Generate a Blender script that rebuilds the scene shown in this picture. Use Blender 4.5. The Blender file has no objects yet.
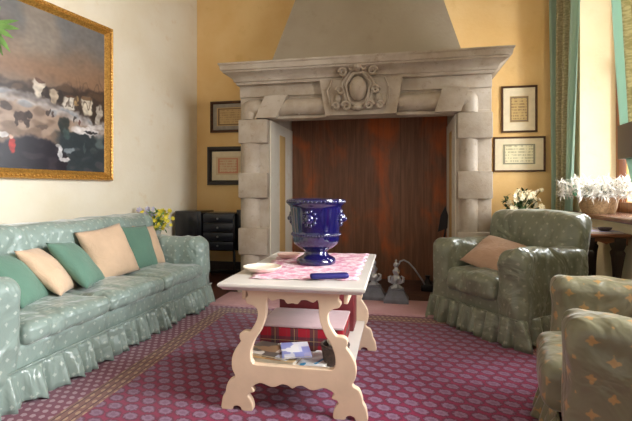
import bpy, bmesh, math, random
from math import sin, cos, pi, radians as R, sqrt
from mathutils import Vector, Matrix, noise, Euler
random.seed(7)
SC = bpy.context.scene
COL = SC.collection

# ------------------------------------------------------------------ colour + nodes
def lin(c):
    return tuple((x/255/12.92 if x/255 <= .04045 else ((x/255+.055)/1.055)**2.4) for x in c)+(1.0,)

class NT:
    """small node-graph helper"""
    def __init__(s, name):
        s.m = bpy.data.materials.new(name); s.m.use_nodes = True
        s.t = s.m.node_tree; s.n = s.t.nodes; s.l = s.t.links
        s.b = s.n['Principled BSDF']; s.out = s.n['Material Output']
    def node(s, k, **kw):
        n = s.n.new(k)
        for a, v in kw.items(): setattr(n, a, v)
        return n
    def put(s, sock, v):
        if v is None: return
        if hasattr(v, 'is_output') or isinstance(v, bpy.types.NodeSocket): s.l.new(v, sock)
        else: sock.default_value = v
    def M(s, op, a, b=None, c=None, clamp=False):
        n = s.node('ShaderNodeMath', operation=op, use_clamp=clamp)
        s.put(n.inputs[0], a); s.put(n.inputs[1], b); s.put(n.inputs[2], c)
        return n.outputs[0]
    def mix(s, f, a, b, mode='MIX'):
        n = s.node('ShaderNodeMix', data_type='RGBA', blend_type=mode)
        s.put(n.inputs[0], f); s.put(n.inputs[6], a); s.put(n.inputs[7], b)
        return n.outputs[2]
    def step(s, v, lo, hi):
        n = s.node('ShaderNodeMapRange', interpolation_type='SMOOTHSTEP')
        s.put(n.inputs[0], v); n.inputs[1].default_value = lo; n.inputs[2].default_value = hi
        return n.outputs[0]
    def co(s, kind='Object', scale=None):
        o = s.node('ShaderNodeTexCoord').outputs[kind]
        if scale is not None:
            mp = s.node('ShaderNodeMapping'); mp.inputs['Scale'].default_value = scale
            s.l.new(o, mp.inputs[0]); o = mp.outputs[0]
        return o
    def noise(s, co, scale, detail=4, rough=.55, dist=0):
        n = s.node('ShaderNodeTexNoise'); s.put(n.inputs['Vector'], co)
        n.inputs['Scale'].default_value = scale; n.inputs['Detail'].default_value = detail
        n.inputs['Roughness'].default_value = rough; n.inputs['Distortion'].default_value = dist
        return n.outputs[0]
    def sep(s, co):
        n = s.node('ShaderNodeSeparateXYZ'); s.l.new(co, n.inputs[0]); return n.outputs
    def bump(s, h, strength, dist=.01):
        n = s.node('ShaderNodeBump'); n.inputs['Strength'].default_value = strength
        n.inputs['Distance'].default_value = dist; s.l.new(h, n.inputs['Height'])
        s.l.new(n.outputs[0], s.b.inputs['Normal'])
    def base(s, v, rough=.6, spec=.5, metal=0):
        s.put(s.b.inputs['Base Color'], v); s.put(s.b.inputs['Roughness'], rough)
        s.b.inputs['Specular IOR Level'].default_value = spec; s.b.inputs['Metallic'].default_value = metal
        return s

def plain(name, c, rough=.6, spec=.5, metal=0, var=.12, scale=14, bump=0, bscale=60):
    g = NT(name); co = g.co()
    f = g.step(g.noise(co, scale), .3, .7)
    d = tuple(x*(1-var) for x in lin(c)[:3])+(1,); e = tuple(min(1, x*(1+var)) for x in lin(c)[:3])+(1,)
    g.base(g.mix(f, d, e), rough, spec, metal)
    if bump: g.bump(g.noise(co, bscale, 5), bump, .01)
    return g.m

def plaster(name, c1, c2, c3):
    g = NT(name); co = g.co()
    f = g.step(g.noise(co, 1.3, 5), .35, .68); f2 = g.step(g.noise(co, 4.5, 6, .65), .56, .74)
    col = g.mix(f, lin(c1), lin(c2)); col = g.mix(g.M('MULTIPLY', f2, .6), col, lin(c3))
    g.base(col, .85, .25); g.bump(g.noise(co, 30, 6), .25, .01)
    return g.m

def fabric(name, c_body, c_motif, P=.13, rough=.42, wr=.35, sheen=.25, size=.46, amt=.7):
    """satin with a diagonal lattice of small four-petalled motifs"""
    g = NT(name); uv = g.co('UV'); x, y, z = g.sep(uv)
    k = 2*pi/P
    nz = g.noise(uv, 55, 3)
    ax, ay = g.M('MULTIPLY', x, k), g.M('MULTIPLY', y, k)
    prod = g.M('MULTIPLY', g.M('COSINE', ax), g.M('COSINE', ay))
    sx, sy = g.M('SINE', ax), g.M('SINE', ay)
    x2, y2 = g.M('MULTIPLY', sx, sx), g.M('MULTIPLY', sy, sy)
    r2 = g.M('ADD', g.M('ADD', x2, y2), 1e-4); xy = g.M('MULTIPLY', x2, y2)
    c4 = g.M('SUBTRACT', 1.0, g.M('DIVIDE', g.M('MULTIPLY', xy, 8.0), g.M('MULTIPLY', r2, r2)))
    rp = g.M('ADD', g.M('MULTIPLY', c4, size*.17), size)
    d = g.M('ADD', g.M('SUBTRACT', rp, g.M('SQRT', r2)), g.M('MULTIPLY', g.M('SUBTRACT', nz, .5), 1.1))
    mask = g.M('MULTIPLY', g.step(d, -.10, .20), g.M('GREATER_THAN', prod, 0.0))
    tone = g.step(g.noise(g.co(), 3, 3), .3, .7)
    c0 = lin(c_body); body = g.mix(tone, tuple(v*.88 for v in c0[:3])+(1,), c0)
    g.base(g.mix(g.M('MULTIPLY', mask, amt), body, lin(c_motif)), rough, .6)
    g.b.inputs['Sheen Weight'].default_value = sheen; g.b.inputs['Sheen Roughness'].default_value = .35
    n1 = g.noise(g.co(), 4.5, 3, .45, 1.0); n2 = g.noise(g.co('Object', (6, 6, 2)), 1.4, 2, .4, .6)
    g.bump(g.M('ADD', n1, g.M('MULTIPLY', n2, .6)), wr, .05)
    return g.m

def cotton(name, c, wr=.3):
    g = NT(name); co = g.co()
    f = g.step(g.noise(co, 6, 4), .3, .7); c0 = lin(c)
    g.base(g.mix(f, tuple(v*.88 for v in c0[:3])+(1,), c0), .85, .2)
    g.b.inputs['Sheen Weight'].default_value = .2
    g.bump(g.noise(co, 11, 4, .6, .5), wr, .03)
    return g.m

def stone(name, c1, c2, c3):
    g = NT(name); co = g.co()
    f = g.step(g.noise(co, 3.2, 6, .6), .3, .7); f2 = g.step(g.noise(co, 16, 5, .7), .55, .75)
    col = g.mix(f, lin(c1), lin(c2)); col = g.mix(g.M('MULTIPLY', f2, .55), col, lin(c3))
    g.base(col, .62, .4); g.bump(g.noise(co, 35, 6, .65), .35, .012)
    return g.m

def wood(name, c1, c2, rough=.4, axis=0, grain=1.0):
    g = NT(name); sc = [16*grain]*3; sc[axis] = 1.2
    f = g.noise(g.co('Object', sc), 2.2, 6, .6, .8)
    g.base(g.mix(g.step(f, .35, .65), lin(c1), lin(c2)), rough, .5); g.bump(f, .12, .005)
    return g.m

def print_mat(name, paper, ink, w, h, lines=10, margin=.22, border=None):
    """a framed sheet: pale paper with a block of ink lines and a printed border (object x,z in metres from its middle)"""
    g = NT(name); x, y, z = g.sep(g.co())
    ax = g.M('DIVIDE', g.M('ABSOLUTE', x), w/2); az = g.M('DIVIDE', g.M('ABSOLUTE', z), h/2)
    mx = g.M('MAXIMUM', ax, az)
    inside = g.M('LESS_THAN', mx, 1-margin)
    ln = g.M('GREATER_THAN', g.M('FRACT', g.M('MULTIPLY', z, lines/h)), .45)
    br = g.step(g.noise(g.co('Object', (1, 1, .2)), 60, 2), .42, .55)
    f = g.M('MULTIPLY', g.M('MULTIPLY', ln, br), inside)
    col = g.mix(g.M('MULTIPLY', f, .6), lin(paper), lin(ink))
    if border:
        bd = g.M('MULTIPLY', g.M('GREATER_THAN', mx, 1-margin), g.M('LESS_THAN', mx, 1-margin+.12))
        col = g.mix(bd, col, lin(border))
    g.base(col, .35, .5)
    return g.m

MAT = {}
def mats():
    m = MAT
    m['wall_l'] = plaster('cream_plaster', (238,229,208), (231,219,193), (222,198,158))
    m['wall_b'] = plaster('ochre_plaster', (234,200,142), (227,187,124), (216,176,114))
    m['wall_r'] = plaster('pale_yellow_plaster', (244,232,198), (238,224,186), (232,214,172))
    m['ceil'] = plaster('ceiling_plaster', (225,215,195), (218,206,184), (210,196,170))
    m['hood'] = plaster('hood_plaster', (170,158,138), (160,147,128), (150,137,118))
    m['stone'] = stone('weathered_stone', (188,176,160), (164,147,126), (128,106,84))
    m['lining'] = plaster('lining_plaster', (228,222,208), (220,210,190), (205,185,150))
    m['ochre_patch'] = plaster('ochre_patch', (214,178,118), (204,166,108), (190,150,96))
    m['slab'] = stone('pink_stone', (214,172,176), (200,154,160), (176,128,134))
    # fire board: old planks with orange patina
    g = NT('fire_board_wood'); x, y, z = g.sep(g.co())
    fr = g.M('FRACT', g.M('MULTIPLY', x, 1/.27)); gap = g.M('MULTIPLY', g.M('LESS_THAN', fr, .016), .7)
    gr = g.noise(g.co('Object', (14, 14, .8)), 2.4, 6, .65, .6)
    rust = g.step(g.noise(g.co('Object', (1.6, 1, .9)), 1.9, 4, .55, .4), .46, .70)
    hi = g.step(g.noise(g.co('Object', (6, 6, .6)), 3, 5, .6), .45, .75)
    col = g.mix(g.step(gr, .3, .7), lin((116,80,60)), lin((146,104,80)))
    col = g.mix(g.M('MULTIPLY', rust, .75), col, lin((206,104,48)))
    col = g.mix(g.M('MULTIPLY', hi, .2), col, lin((96,78,70)))
    col = g.mix(gap, col, lin((22,15,12)))
    g.base(col, .5, .4); g.bump(gr, .25, .006); m['board'] = g.m
    # dark tile floor
    g = NT('terracotta_tiles'); b = g.node('ShaderNodeTexBrick'); b.offset = .5
    g.l.new(g.co(), b.inputs['Vector']); b.inputs['Scale'].default_value = 1
    b.inputs['Brick Width'].default_value = .3; b.inputs['Row Height'].default_value = .15
    b.inputs['Mortar Size'].default_value = .004
    b.inputs['Color1'].default_value = lin((98,58,48)); b.inputs['Color2'].default_value = lin((82,48,42)); b.inputs['Mortar'].default_value = lin((48,32,28))
    g.base(b.outputs['Color'], .35, .5); m['floor'] = g.m
    # furniture fabrics
    m['sofa'] = fabric('sage_satin', (138,155,146), (204,212,202), .088, .30, .75, .35, .60, .48)
    m['chair'] = fabric('sage_satin_shaded', (130,135,115), (184,184,162), .098, .30, .75, .3, .58, .5)  # sofa's sage cloth with warm olive shade mixed into its base colour
    m['chair_near'] = fabric('sage_gold_satin_shaded', (122,119,94), (188,144,86), .115, .30, .6, .3, .70, .7)  # same cloth, darker: olive shade and its golden tint put into the colours
    m['green'] = cotton('green_cotton', (96,130,112)); m['beige'] = cotton('beige_cotton', (208,178,148), .45)
    m['pinkbeige'] = cotton('pink_beige_cotton', (198,164,140), .6); m['red'] = cotton('red_cotton', (170,40,40))
    m['white_ruffle'] = cotton('white_gathered_cotton', (232,234,234))
    # curtain
    g = NT('curtain_stripe'); uv = g.co('UV'); x, y, z = g.sep(uv)
    st = g.step(g.M('ABSOLUTE', g.M('SUBTRACT', x, .47)), .25, .31)
    pat = g.step(g.noise(g.co('UV', (30, 60, 1)), 1, 3), .42, .6)
    mid = g.mix(pat, lin((186,180,142)), lin((218,212,178)))
    g.base(g.mix(st, mid, lin((190,214,200))), .6, .3); g.b.inputs['Sheen Weight'].default_value = .3
    tl = g.node('ShaderNodeBsdfTranslucent'); g.l.new(g.b.inputs['Base Color'].links[0].from_socket, tl.inputs[0]); ms = g.node('ShaderNodeMixShader'); ms.inputs[0].default_value = .55; g.l.new(g.b.outputs[0], ms.inputs[1]); g.l.new(tl.outputs[0], ms.inputs[2]); g.l.new(ms.outputs[0], g.out.inputs[0]); m['curtain'] = g.m
    # rug
    g = NT('persian_rug'); x, y, z = g.sep(g.co())
    RW, RL = 3.3, 4.6
    d = g.M('MINIMUM', g.M('MINIMUM', x, g.M('SUBTRACT', RW, x)), g.M('ADD', g.M('MULTIPLY', y, -1.0), .26))
    def boteh(px, py):
        Y = g.M('DIVIDE', y, py); row = g.M('FLOOR', Y)
        X = g.M('ADD', g.M('DIVIDE', x, px), g.M('MULTIPLY', g.M('MODULO', g.M('ABSOLUTE', row), 2.0), .5))
        fx = g.M('SUBTRACT', g.M('FRACT', X), .5); fy = g.M('SUBTRACT', g.M('FRACT', Y), .5)
        fx = g.M('ADD', fx, g.M('MULTIPLY', fy, .25))
        return g.M('SQRT', g.M('ADD', g.M('MULTIPLY', fx, fx), g.M('MULTIPLY', fy, fy)))
    r = boteh(.092, .078)
    fz = g.noise(g.co(), 90, 3)
    r = g.M('ADD', r, g.M('MULTIPLY', g.M('SUBTRACT', fz, .5), .45))
    var = g.step(g.noise(g.co('Object', (2, .4, 1)), 1.3, 3), .35, .65)
    ground = g.mix(var, lin((124,24,58)), lin((146,34,78)))
    fld = g.mix(g.step(r, .54, .38), ground, lin((90,24,54)))
    fld = g.mix(g.step(r, .44, .27), fld, lin((144,110,136)))
    fld = g.mix(g.M('MULTIPLY', g.step(r, .24, .10), .6), fld, lin((112,66,98)))
    rb = boteh(.05, .05); rb = g.M('ADD', rb, g.M('MULTIPLY', g.M('SUBTRACT', fz, .5), .3))
    brd = g.mix(g.step(rb, .34, .26), lin((128,60,84)), lin((182,146,158)))
    tan = g.mix(g.step(boteh(.04, .06), .32, .26), lin((138,92,84)), lin((186,148,122)))
    strp = g.M('LESS_THAN', g.M('FRACT', g.M('MULTIPLY', d, 1/.043)), .2)
    tan = g.mix(strp, tan, lin((92,50,56)))
    col = g.mix(g.M('GREATER_THAN', d, .33), brd, tan); col = g.mix(g.M('GREATER_THAN', d, .46), col, fld)
    col = g.mix(g.M('LESS_THAN', d, .03), col, lin((92,40,60)))
    g.base(col, .95, .1); g.b.inputs['Sheen Weight'].default_value = .15; g.bump(g.noise(g.co(), 160, 2), .3, .004)
    m['rug'] = g.m
    m['table'] = plain('painted_cream_wood', (226,200,172), .45, .4, var=.07, scale=5, bump=.08, bscale=25)
    m['tabletop'] = plain('painted_grey_cream_wood', (214,208,200), .3, .5, var=.06, scale=4)
    g = NT('cobalt_glaze'); g.base(g.mix(g.noise(g.co(), 14, 4), lin((8,7,40)), lin((18,15,84))), .12, .7); g.b.inputs['Coat Weight'].default_value = .6; g.b.inputs['Coat Roughness'].default_value = .06; m['cobalt'] = g.m
    m['blue_case'] = plain('navy_velvet', (26,20,92), .55, .4)
    # runner: faded pink print on pale lace ground
    g = NT('pink_printed_runner'); co = g.co(); x, y, z = g.sep(co)
    f = g.step(g.noise(co, 17, 4, .6, .5), .42, .6); f2 = g.step(g.noise(co, 48, 3), .5, .66)
    col = g.mix(f, lin((236,212,218)), lin((212,146,168))); col = g.mix(g.M('MULTIPLY', f2, .5), col, lin((184,100,130)))
    g.base(col, .9, .2); m['runner'] = g.m
    m['runner_edge'] = plain('pale_lace', (236,226,218), .9, .2, bump=.4, bscale=90)
    m['dish'] = plain('cream_glaze', (240,226,208), .25, .6, var=.04)
    m['iron'] = plain('black_iron', (44,40,40), .45, .5, .6, bump=.2)
    m['pewter'] = plain('pewter', (178,182,190), .35, .5, .4, var=.2, bump=.2)
    m['grey_base'] = plain('grey_stone_base', (108,112,124), .4, .5, var=.15, bump=.15)
    m['black'] = plain('black_lacquer', (24,24,28), .25, .6)
    m['blueblack'] = plain('blue_black_lacquer', (30,34,46), .3, .6)
    m['baseboard'] = plain('dark_baseboard', (52,38,32), .5)
    m['brown'] = wood('brown_wood', (104,62,36), (148,92,56), .32)
    m['window_wood'] = wood('window_oak', (112,66,36), (150,92,52), .4, 2)
    m['sillm'] = wood('sill_oak', (98,66,52), (126,88,70), .25, 1)
    m['dark_leg'] = plain('dark_turned_wood', (44,30,26), .3)
    g = NT('gilt_frame'); co = g.co(); f = g.noise(co, 70, 4, .6)
    g.base(g.mix(g.step(f, .3, .7), lin((168,118,50)), lin((216,166,82))), .40, .5, .5); g.bump(f, .35, .008); m['gilt'] = g.m
    m['blackframe'] = plain('black_frame', (34,26,24), .35); m['brownframe'] = wood('brown_frame', (66,40,26), (92,58,36), .4)
    m['silver'] = plain('grey_slip', (150,142,128), .4)
    m['mount'] = plain('cream_mount', (226,212,180), .6, var=.05)
    g = NT('oil_paint'); a = g.node('ShaderNodeVertexColor'); a.layer_name = 'paint'
    g.base(a.outputs[0], .32, .5); g.bump(g.noise(g.co(), 60, 4), .15, .006); m['paint'] = g.m
    m['leaf'] = plain('leaf_green', (118,158,84), .45, .4, var=.3, scale=8); m['darkleaf'] = plain('dark_leaf', (62,86,48), .5, .4, var=.3)
    m['yellow'] = plain('yellow_petals', (222,206,64), .6, var=.2); m['whitepetal'] = plain('white_petals', (246,243,236), .6, var=.05)
    m['lilac'] = plain('lilac_petals', (196,190,214), .6, var=.1); m['creampetal'] = plain('cream_petals', (240,226,190), .6, var=.1)
    m['wicker'] = plain('wicker', (164,134,98), .7, var=.3, scale=60, bump=.6, bscale=90)
    m['darkwicker'] = plain('dark_wicker', (74,56,48), .6, var=.35, scale=60, bump=.6, bscale=90)
    m['terracotta'] = plain('terracotta', (150,88,60), .7); m['greenribbon'] = plain('green_ribbon', (96,172,132), .4)
    m['glassvase'] = plain('pale_pot', (180,190,184), .2, .6)
    m['maroon'] = plain('maroon_card', (104,28,34), .5, var=.12)
    m['boxlid'] = cotton('pale_pink_woven', (196,166,168), .2)
    # tartan
    g = NT('tartan'); x, y, z = g.sep(g.co()); s = g.M('ADD', x, y)
    def bars(v, p, lo, hi):
        f = g.M('FRACT', g.M('DIVIDE', v, p)); return g.M('MULTIPLY', g.M('GREATER_THAN', f, lo), g.M('LESS_THAN', f, hi))
    col = g.mix(g.M('MULTIPLY', bars(s, .11, .1, .5), .7), lin((150,34,46)), lin((60,62,60)))
    col = g.mix(g.M('MULTIPLY', bars(z, .11, .3, .7), .6), col, lin((48,52,62)))
    col = g.mix(g.M('MULTIPLY', bars(s, .11, .29, .32), .5), col, lin((190,160,110)))
    col = g.mix(g.M('MULTIPLY', bars(z, .11, .49, .52), .5), col, lin((190,160,110)))
    col = g.mix(g.M('MULTIPLY', bars(s, .055, .80, .87), .5), col, lin((120,60,60)))
    g.base(col, .9, .15); m['tartan'] = g.m
    m['pages'] = plain('paper_pages', (226,218,202), .8, var=.05)
    g = NT('pane_glass'); tr = g.node('ShaderNodeBsdfTransparent'); gl = g.node('ShaderNodeBsdfGlossy'); gl.inputs['Roughness'].default_value = .03
    mx = g.node('ShaderNodeMixShader'); mx.inputs[0].default_value = .07
    g.l.new(tr.outputs[0], mx.inputs[1]); g.l.new(gl.outputs[0], mx.inputs[2]); g.l.new(mx.outputs[0], g.out.inputs[0]); m['glass'] = g.m
mats()

def cover(name, cols, w, d):
    """magazine / book cover: printed blocks of colour"""
    g = NT(name); co = g.co('Object', (1/w*2.3, 1/d*2.1, 1))
    v = g.node('ShaderNodeTexVoronoi', distance='CHEBYCHEV'); g.l.new(co, v.inputs['Vector']); v.inputs['Scale'].default_value = 1
    f = g.sep(v.outputs['Color'])[0]
    r = g.node('ShaderNodeValToRGB'); r.color_ramp.interpolation = 'CONSTANT'; g.l.new(f, r.inputs[0])
    el = r.color_ramp.elements; el[0].color = lin(cols[0]); el[1].position = .3; el[1].color = lin(cols[1])
    e = el.new(.55); e.color = lin(cols[2]); e = el.new(.78); e.color = lin(cols[3])
    g.base(r.outputs[0], .3, .5); return g.m

# ------------------------------------------------------------------ objects
def empty(name, loc, rz=0.0, label=None, cat=None, group=None):
    o = bpy.data.objects.new(name, None); COL.objects.link(o); o.empty_display_size = .1
    o.location = loc; o.rotation_euler = (0, 0, rz); tag(o, label, cat, group); return o
def tag(o, label=None, cat=None, group=None, kind=None):
    if label: o['label'] = label
    if cat: o['category'] = cat
    if group: o['group'] = group
    if kind: o['kind'] = kind
    return o

class B:
    def __init__(s): s.bm = bmesh.new()
    def box(s, lo, hi, bev=0, seg=2, mat=None):
        r = bmesh.ops.create_cube(s.bm, size=1.0); vs = r['verts']
        c = [(a+b)/2 for a, b in zip(lo, hi)]; d = [b-a for a, b in zip(lo, hi)]
        for v in vs: v.co = Vector((c[0]+v.co.x*d[0], c[1]+v.co.y*d[1], c[2]+v.co.z*d[2]))
        if mat is not None:
            for v in vs: v.co = mat @ v.co
        if bev:
            es = list({e for v in vs for e in v.link_edges})
            bmesh.ops.bevel(s.bm, geom=es, offset=bev, segments=seg, profile=.5, affect='EDGES')
        return s
    def prism(s, poly, axis, a, b):
        """extrude a closed 2-D polygon; axis 'y': poly=(x,z); 'z': poly=(x,y); 'x': poly=(y,z)"""
        def P(p, q):
            return {'y': (p[0], q, p[1]), 'z': (p[0], p[1], q), 'x': (q, p[0], p[1])}[axis]
        v0 = [s.bm.verts.new(P(p, a)) for p in poly]; v1 = [s.bm.verts.new(P(p, b)) for p in poly]
        n = len(poly); s.bm.faces.new(v0); s.bm.faces.new(v1[::-1])
        for i in range(n): s.bm.faces.new((v0[i], v1[i], v1[(i+1) % n], v0[(i+1) % n]))
        return s
    def rings(s, rings, close=True, cap0=True, cap1=True):
        rv = [[s.bm.verts.new(p) for p in r] for r in rings]
        n = len(rings[0])
        for a, b in zip(rv, rv[1:]):
            for i in range(n if close else n-1):
                j = (i+1) % n; s.bm.faces.new((a[i], a[j], b[j], b[i]))
        if cap0 and close: s.bm.faces.new(rv[0][::-1])
        if cap1 and close: s.bm.faces.new(rv[-1])
        return s
    def lathe(s, prof, n=32, c=(0, 0, 0), mod=None, cap0=True, cap1=True):
        rr = []
        for (r, z) in prof:
            ring = []
            for i in range(n):
                a = 2*pi*i/n; q = mod(a, r, z) if mod else r
                ring.append((c[0]+q*cos(a), c[1]+q*sin(a), c[2]+z))
            rr.append(ring)
        return s.rings(rr, True, cap0, cap1)
    def tube(s, pts, r, n=8, closed=False):
        pts = [Vector(p) for p in pts]; rs = r if isinstance(r, (list, tuple)) else [r]*len(pts); out = []
        N = len(pts)
        for i, p in enumerate(pts):
            t = (pts[(i+1) % N]-pts[i-1]) if closed else (pts[min(i+1, N-1)]-pts[max(i-1, 0)])
            t.normalize(); u = t.orthogonal().normalized() if i == 0 else (u-t*u.dot(t)).normalized()
            w = t.cross(u)
            out.append([p+(u*cos(2*pi*k/n)+w*sin(2*pi*k/n))*rs[i] for k in range(n)])
        if closed: out.append(out[0]); return s.rings(out, True, False, False)
        return s.rings(out)
    def ell(s, c, rad, seg=16, mat=None):
        r = bmesh.ops.create_uvsphere(s.bm, u_segments=seg, v_segments=max(6, seg//2), radius=1)
        for v in r['verts']:
            p = Vector((v.co.x*rad[0], v.co.y*rad[1], v.co.z*rad[2]))
            if mat: p = mat @ p
            v.co = p+Vector(c)
        return s
    def rbox(s, lo, hi, r, n=14, disp=None):
        """dense rounded box for upholstery; disp(p, nrm)->offset vector"""
        c = Vector([(a+b)/2 for a, b in zip(lo, hi)]); h = Vector([(b-a)/2 for a, b in zip(lo, hi)])
        b2 = bmesh.new(); bmesh.ops.create_cube(b2, size=2.0)
        bmesh.ops.subdivide_edges(b2, edges=b2.edges[:], cuts=n, use_grid_fill=True)
        vm = {}
        for v in b2.verts:
            q = Vector([max(-1, min(1, x)) for x in v.co])
            q = Vector([math.copysign(1-(1-abs(x))**1.5 if abs(x) < 1 else 1, x)*hh for x, hh in zip(q, h)])
            inn = Vector([max(-(hh-r), min(hh-r, x)) for x, hh in zip(q, h)])
            dv = q-inn; nr = dv.normalized() if dv.length > 1e-6 else Vector((0, 0, 1)); p = inn+nr*min(r, dv.length if dv.length < r else r)
            p = c+p
            if disp: p = p+disp(p, nr)
            vm[v] = s.bm.verts.new(p)
        for f in b2.faces: s.bm.faces.new([vm[v] for v in f.verts])
        b2.free(); return s
    def quad(s, p, d, w, up, bend=0):
        """a leaf/petal: a pointed bent blade from p along d"""
        p, d, up = Vector(p), Vector(d), Vector(up); L = d.length
        sd = d.cross(up)
        if sd.length < 1e-6: sd = d.orthogonal()
        sd = sd.normalized()*w/2; nn = sd.cross(d).normalized()
        pts = []
        for t, k in ((0, .25), (.35, 1), (.7, .75)):
            q = p+d*t+nn*(-bend*L*t*t); pts.append((s.bm.verts.new(q-sd*k), s.bm.verts.new(q+nn*w*.12), s.bm.verts.new(q+sd*k)))
        tip = s.bm.verts.new(p+d+nn*(-bend*L))
        for a, b in zip(pts, pts[1:]):
            s.bm.faces.new((a[0], a[1], b[1], b[0])); s.bm.faces.new((a[1], a[2], b[2], b[1]))
        a = pts[-1]; s.bm.faces.new((a[0], a[1], tip)); s.bm.faces.new((a[1], a[2], tip)); return s
    def build(s, name, mat, parent=None, smooth=40, uv=False, loc=None, rot=None):
        bmesh.ops.recalc_face_normals(s.bm, faces=s.bm.faces[:])
        if uv:
            L = s.bm.loops.layers.uv.new('UVMap')
            for f in s.bm.faces:
                n = f.normal; a = max(range(3), key=lambda i: abs(n[i])); ij = [(1, 2), (0, 2), (0, 1)][a]
                for l in f.loops: l[L].uv = (l.vert.co[ij[0]], l.vert.co[ij[1]])
        me = bpy.data.meshes.new(name); s.bm.to_mesh(me); s.bm.free()
        for p in me.polygons: p.use_smooth = smooth > 0
        if smooth and smooth < 180: me.set_sharp_from_angle(angle=R(smooth))
        me.materials.append(MAT[mat] if isinstance(mat, str) else mat)
        o = bpy.data.objects.new(name, me); COL.objects.link(o)
        if parent: o.parent = parent
        if loc is not None: o.location = loc
        if rot is not None: o.rotation_euler = rot
        return o

def struct(o): o['kind'] = 'structure'; return o
def nz(p, sc, seed=0): return noise.noise(Vector((p[0]*sc+seed*7.3, p[1]*sc+seed*3.1, p[2]*sc)))
def fold(p, sc, seed):
    q = Vector((p[0]*sc+seed*5.1, p[1]*sc+seed*2.3, p[2]*sc*.55)); q = q+Vector((noise.noise(q*.6), noise.noise(q*.6+Vector((9, 0, 0))), 0))*.9
    return (1-abs(noise.noise(q))*2.2)
def wrinkle(amp, sc=7, seed=0):
    return lambda p, n: n*(amp*nz(p, sc, seed)+amp*1.3*fold(p, sc*.8, seed+4))

# ------------------------------------------------------------------ the room
TH = R(11.5); RZ = -TH
U = Vector((cos(TH), -sin(TH), 0)); V = Vector((sin(TH), cos(TH), 0))
W0 = Vector((-1.338, 5.83, 0)); C1 = Vector((2.82, 4.985, 0)); C0 = W0-U*.258
CEIL = 4.3
o = struct(B().box((-5, -2.5, -.1), (4.5, 7, 0)).build('floor', 'floor'))
o = struct(B().box((-5, -2.5, CEIL), (4.5, 7, CEIL+.1)).build('ceiling', 'ceil'))
o = struct(B().box((-.9, 0, 0), (5.2, .25, CEIL)).build('wall_back', 'wall_b', loc=W0, rot=(0, 0, RZ)))
LA = R(68)       # left wall, splayed
o = struct(B().box((-8, 0, 0), (.35, .25, CEIL)).build('wall_left', 'wall_l', loc=C0, rot=(0, 0, LA)))
b = B(); T = .40
WA, WB, WZ0, WZ1 = .44, 2.05, .84, 3.4
b.box((0, -WA, 0), (T, 0, CEIL)).box((0, -WB, 0), (T, -WA, WZ0)).box((0, -WB, WZ1), (T, -WA, CEIL))
b.box((0, -3.3, 0), (T, -WB, CEIL)).box((0, -4.5, 0), (T, -3.3, .9)).box((0, -4.5, WZ1), (T, -3.3, CEIL)).box((0, -7.4, 0), (T, -4.5, CEIL))
struct(b.build('wall_right', 'wall_r', loc=C1, rot=(0, 0, RZ)))
def window(name, y0, y1, z0, z1):
    e = empty(name, C1+V*y0, RZ); e['kind'] = 'structure'
    L = y1-y0; b = B(); f = .075; x0, x1 = T-.07, T
    b.box((x0, 0, z0), (x1, f, z1), .006).box((x0, L-f, z0), (x1, L, z1), .006).box((x0, f, z0), (x1, L-f, z0+.1), .006).box((x0, f, z1-f), (x1, L-f, z1), .006)
    b.box((x0-.01, L/2-.06, z0+.1), (x1, L/2+.06, z1-f), .006).box((x0+.01, f, 2.35), (x1-.005, L-f, 2.42))
    b.build('window_frame', 'window_wood', e)
    B().box((T-.03, f, z0+.1), (T-.025, L-f, z1-f)).build('pane', 'glass', e)
    return e
w1 = window('window_1', -WB, -WA, WZ0+.04, WZ1); w2 = window('window_2', -4.5, -3.3, .9, WZ1)
B().box((-.12, -.06, WZ0), (T-.005, WB-WA+.06, WZ0+.04), .008).build('window_sill', 'sillm', w1)
struct(B().box((-.26, -.022, 0), (.55, 0, .16), .005).box((3.12, -.022, 0), (4.2, 0, .16), .005).build('baseboard_back', 'baseboard', loc=W0, rot=(0, 0, RZ)))

# ------------------------------------------------------------------ fireplace
FW, FD = 1.893, 1.06
A = Vector((-.507, 4.57, 0))
fp = empty('fireplace', A, RZ, 'monumental carved stone fireplace with plastered hood against the ochre wall', 'fireplace')
def jamb(x0, x1, c0, c1):
    b = B().box((x0, .07, 0), (x1, FD, 1.84), .008)
    for z0, z1 in ((0, .12), (.42, .70), (1.015, 1.28), (1.59, 1.84)):
        b.box((x0, -.004 if z0 else -.03, z0), (x1, .09, z1), .014)
    cx, rx = (c0+c1)/2, (c1-c0)/2
    for z0, z1 in ((.10, .44), (.68, 1.03), (1.26, 1.60)):
        b.rings([[(cx+rx*cos(pi+pi*i/14), .09+.085*sin(pi+pi*i/14), z) for i in range(15)] for z in (z0, z1)])
    return b
jamb(-.32, 0, -.318, -.10).build('jamb', 'stone', fp); jamb(FW, FW+.32, FW+.02, FW+.20).build('jamb', 'stone', fp)
b = B().box((-.32, .07, 1.841), (FW+.32, .22, 2.23), .006).box((-.32, .215, 1.841), (0, FD, 2.23), .006).box((FW, .215, 1.841), (FW+.32, FD, 2.23), .006).box((-.32, .045, 2.08), (FW+.32, .1, 2.23), .006)
b.box((-.30, .05, 1.842), (FW+.30, .1, 1.868), .004)
zc, rr = 1.965, .088
for x0, x1 in ((-.21, .60), (1.34, FW+.11)):
    b.rings([[(x, .075+rr*sin(pi+pi*i/16), zc+rr*cos(pi+pi*i/16)) for i in range(17)] for x in (x0, x1)])
for cx in (-.21, FW+.11):
    b.ell((cx, .08, zc), (.09, .085, .09))
    b.rings([[(cx+.09*cos(pi+pi*i/14), .08+.085*sin(pi+pi*i/14), z) for i in range(15)] for z in (1.842, zc)])
b.prism([(-.13, 1.848), (.10, 1.848), (.22, 2.075), (-.02, 2.075)], 'y', -.02, .09)
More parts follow.
